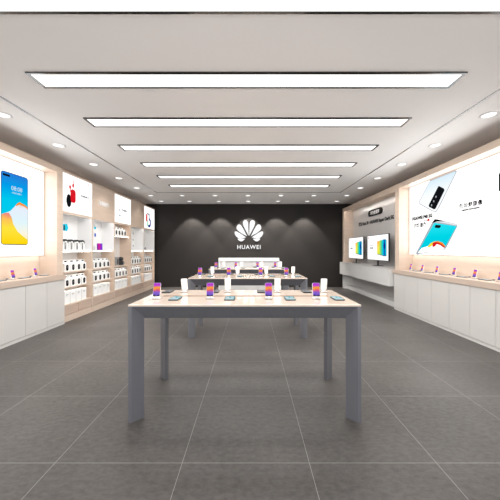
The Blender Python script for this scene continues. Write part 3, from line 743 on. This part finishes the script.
# phones and price tags on the counters
def make_tag():
    t = thing('price_tag', '', 'price tag')
    rot = Matrix.Rotation(math.radians(-25), 4, 'X')
    part('plate', MB().box(-0.022, 0.022, -0.002, 0.002, 0.004, 0.026, 'darkgrey', 0.0008).move(rot), t)
    part('foot', MB().box(-0.02, 0.02, -0.004, 0.022, 0.0, 0.005, 'acrylic', 0.001), t)
    return t
TG = make_tag()
def station(side, X, Y, rz, dirn, w_, tone):
    put(SP, (X, Y, 0.90), rz, 'upright phone on %s counter, %s' % (side, w_), 'upright phones on the %s counter' % side)
    put(FW, (X, Y + dirn * 0.20, 0.90), rz + PI / 2, 'pale flat phone on %s counter, %s' % (side, w_), 'flat phones on the %s counter' % side)
    put(TG, (X + 0.04 * math.cos(rz + PI / 2) * -1 * 0, Y + dirn * 0.335, 0.90), rz, 'small dark price tag on %s counter, %s' % (side, w_), 'price tags on the %s counter' % side)
for k, Y in enumerate((4.60, 4.163, 3.726)):
    station('left', -3.56, Y, PI / 2, 1, ['nearest the shelf bays', 'second from the shelf bays', 'cut off by the left of view'][k], None)
for k, Y in enumerate((5.99, 5.59, 5.149, 4.712, 4.275, 3.838)):
    station('right', 3.435, Y, -PI / 2, -1, 'at the far end' if k == 0 else ORD[k] + ' from the far end', None)

# ------------------------------------------------------------------ television bay on the right wall
t = thing('television_alcove', 'grey backed television alcove framed in pale wood, right wall', 'display wall', (RFX, 9.86, 0), -PI / 2)
Lh = 9.86 - 6.245
part('side_panel', MB().box(0, 0.13, 0.0, 0.33, 0.91, 2.70, 'wood'), t)
part('lower_side_panel', MB().box(0, 0.13, 0.0, 0.33, 0.0, 0.91, 'console'), t)
part('side_panel', MB().box(Lh - 0.022, Lh, 0.0, 0.33, 0.902, 2.70, 'wood'), t)
part('back_panel', MB().box(0.13, Lh - 0.022, 0.33, 0.345, 0.12, 2.70, 'silver'), t)
part('top_rail', MB().box(0, Lh, 0.0, 0.345, 2.70, 2.80, 'wood_x', 0.002), t)
part('led_strip', MB().box(0.16, Lh - 0.05, 0.018, 0.036, 2.692, 2.70, 'led_strong'), t)
part('front_lip', MB().box(0.13, Lh - 0.022, 0.0, 0.014, 2.668, 2.70, 'wood_x'), t)
part('plinth', MB().box(0.13, Lh - 0.10, 0.10, 0.345, 0.0, 0.12, 'console', 0.003), t)
part('inner_lining', MB().box(0.131, 0.137, 0.004, 0.33, 0.12, 0.50, 'console'), t)
TVX = RFX + 0.33
sg = thing('wall_sign', 'black pill sign with white lettering above the televisions', 'sign', (TVX, 8.0, 2.43), -PI / 2)
def tvp(px, py):
    Y = TVX * F / (px - CX); return Y, HC + (250 - py) * Y / F
part('pill', MB().prism(rr(0.0, 0.0, 0.90, 0.185, 0.09), -0.02, 0, 'matt_black'), sg)
text('lettering', '华为智慧屏', 0.12, 'letter', 0, -0.021, 0, sg, width=0.56, bold=0.001, depth=0.001)
sg = thing('wall_lettering', 'line of dark raised lettering below the black pill sign', 'sign', (TVX, 8.09, 2.168), -PI / 2)
text('characters', '华为 Mate 30 · HUAWEI Super Dark 5G', 0.1, 'black', 0, -0.003, 0, sg, width=2.28, bold=0.004, depth=0.003)
# console
t = thing('media_console', 'long floating light grey console under the televisions', 'console', (3.14, 9.83, 0), -PI / 2)
cl = 9.83 - 6.345
part('carcass', MB().box(0.108, cl - 0.005, 0.02, 0.435, 0.51, 0.90, 'console').box(0.002, 0.108, 0.02, 0.105, 0.51, 0.90, 'console'), t)
part('worktop', MB().box(0.108, cl, 0.0, 0.435, 0.90, 0.92, 'silver').box(0, 0.108, 0.0, 0.105, 0.90, 0.92, 'silver'), t)
for k in range(3):
    a_ = cl / 3
    part('drawer', MB().box(a_ * k + 0.002, a_ * (k + 1) - 0.002, 0.0, 0.02, 0.508, 0.898, 'console', 0.0015), t)
def make_tv(label, yc, w_=1.235, h_=0.69):
    t = thing('television', label, 'television', (3.36, yc, 0.92), -PI / 2, 'televisions on the grey console')
    zc = 0.485
    part('housing', MB().box(-w_ / 2, w_ / 2, 0.0, 0.035, zc - h_ / 2, zc + h_ / 2, 'black', 0.004), t)
    s_ = part('screen', MB().prism(rr(0, zc, w_ - 0.03, h_ - 0.03, 0.004), -0.0015, 0.001, 'tvwhite'), t)
    for k, (px_, m_, hh) in enumerate(((0.10, 'tv_a', 0.34), (0.235, 'tv_b', 0.375), (0.405, 'tv_c', 0.41))):
        wd = 0.19 if k < 2 else 0.21
        q_ = part('phone_picture', MB().prism(rr(px_ + 0.004, zc - 0.012, wd + 0.006, hh + 0.008, 0.034), -0.0022 - 0.0012 * k, -0.001, 'p_dark'), s_)
        part('phone_back_picture', MB().prism(rr(px_, zc, wd, hh, 0.034), -0.0028 - 0.0012 * k, -0.001, m_), s_)
        if k == 2: part('camera_picture', MB().prism(ell(px_ + 0.01, zc + 0.04, 0.05, 0.085), -0.006, -0.001, 'p_navy'), s_)
    text('lettering', 'HUAWEI', 0.06, 'p_dark', -0.34, -0.0025, zc - 0.01, s_, width=0.19, bold=0.002, depth=0.001)
    text('small_lettering', 'smart phone', 0.03, 'p_grey', -0.34, -0.0025, zc + 0.06, s_, width=0.16, depth=0.001)
    part('brand_mark', MB().prism(rr(-w_ / 2 + 0.09, zc + h_ / 2 - 0.07, 0.05, 0.03, 0.01), -0.003, -0.001, 'p_red'), s_)
    st = MB(); st.box(-0.035, 0.035, 0.012, 0.032, 0.01, zc - h_ / 2 + 0.01, 'black', 0.003); part('neck', st, t)
    part('foot', MB().box(-0.16, 0.16, -0.06, 0.10, 0.0, 0.014, 'black', 0.004), t)
    return t
TV0 = make_tv('television with coloured phones on white screen, farther one by dark wall', 8.93)
dup(TV0, (3.36, 7.40, 0.92), -PI / 2, 'television with coloured phones on white screen, nearer one by right counter')

# ------------------------------------------------------------------ fill light added through the unseen open front, camera
w = bpy.data.worlds.new('open_front_fill'); S.world = w; w.use_nodes = True
bgn = w.node_tree.nodes['Background']; bgn.inputs['Color'].default_value = (0.97, 0.985, 1.0, 1); bgn.inputs['Strength'].default_value = 1.85

cam = bpy.data.cameras.new('camera'); cam.lens = 20.0; cam.sensor_width = 36.0; cam.sensor_fit = 'HORIZONTAL'; cam.shift_x = -0.002; cam.clip_start = 0.05
co = bpy.data.objects.new('camera', cam); COL.objects.link(co); co.location = (0, 0, HC); co.rotation_euler = (PI / 2, 0, 0)
S.camera = co
S.view_settings.view_transform = 'Standard'
S.view_settings.look = 'None'
S.view_settings.exposure = 0.0
S.cycles.max_bounces = 8
S.cycles.diffuse_bounces = 5
S.cycles.use_denoising = True
S.cycles.sample_clamp_indirect = 6.0
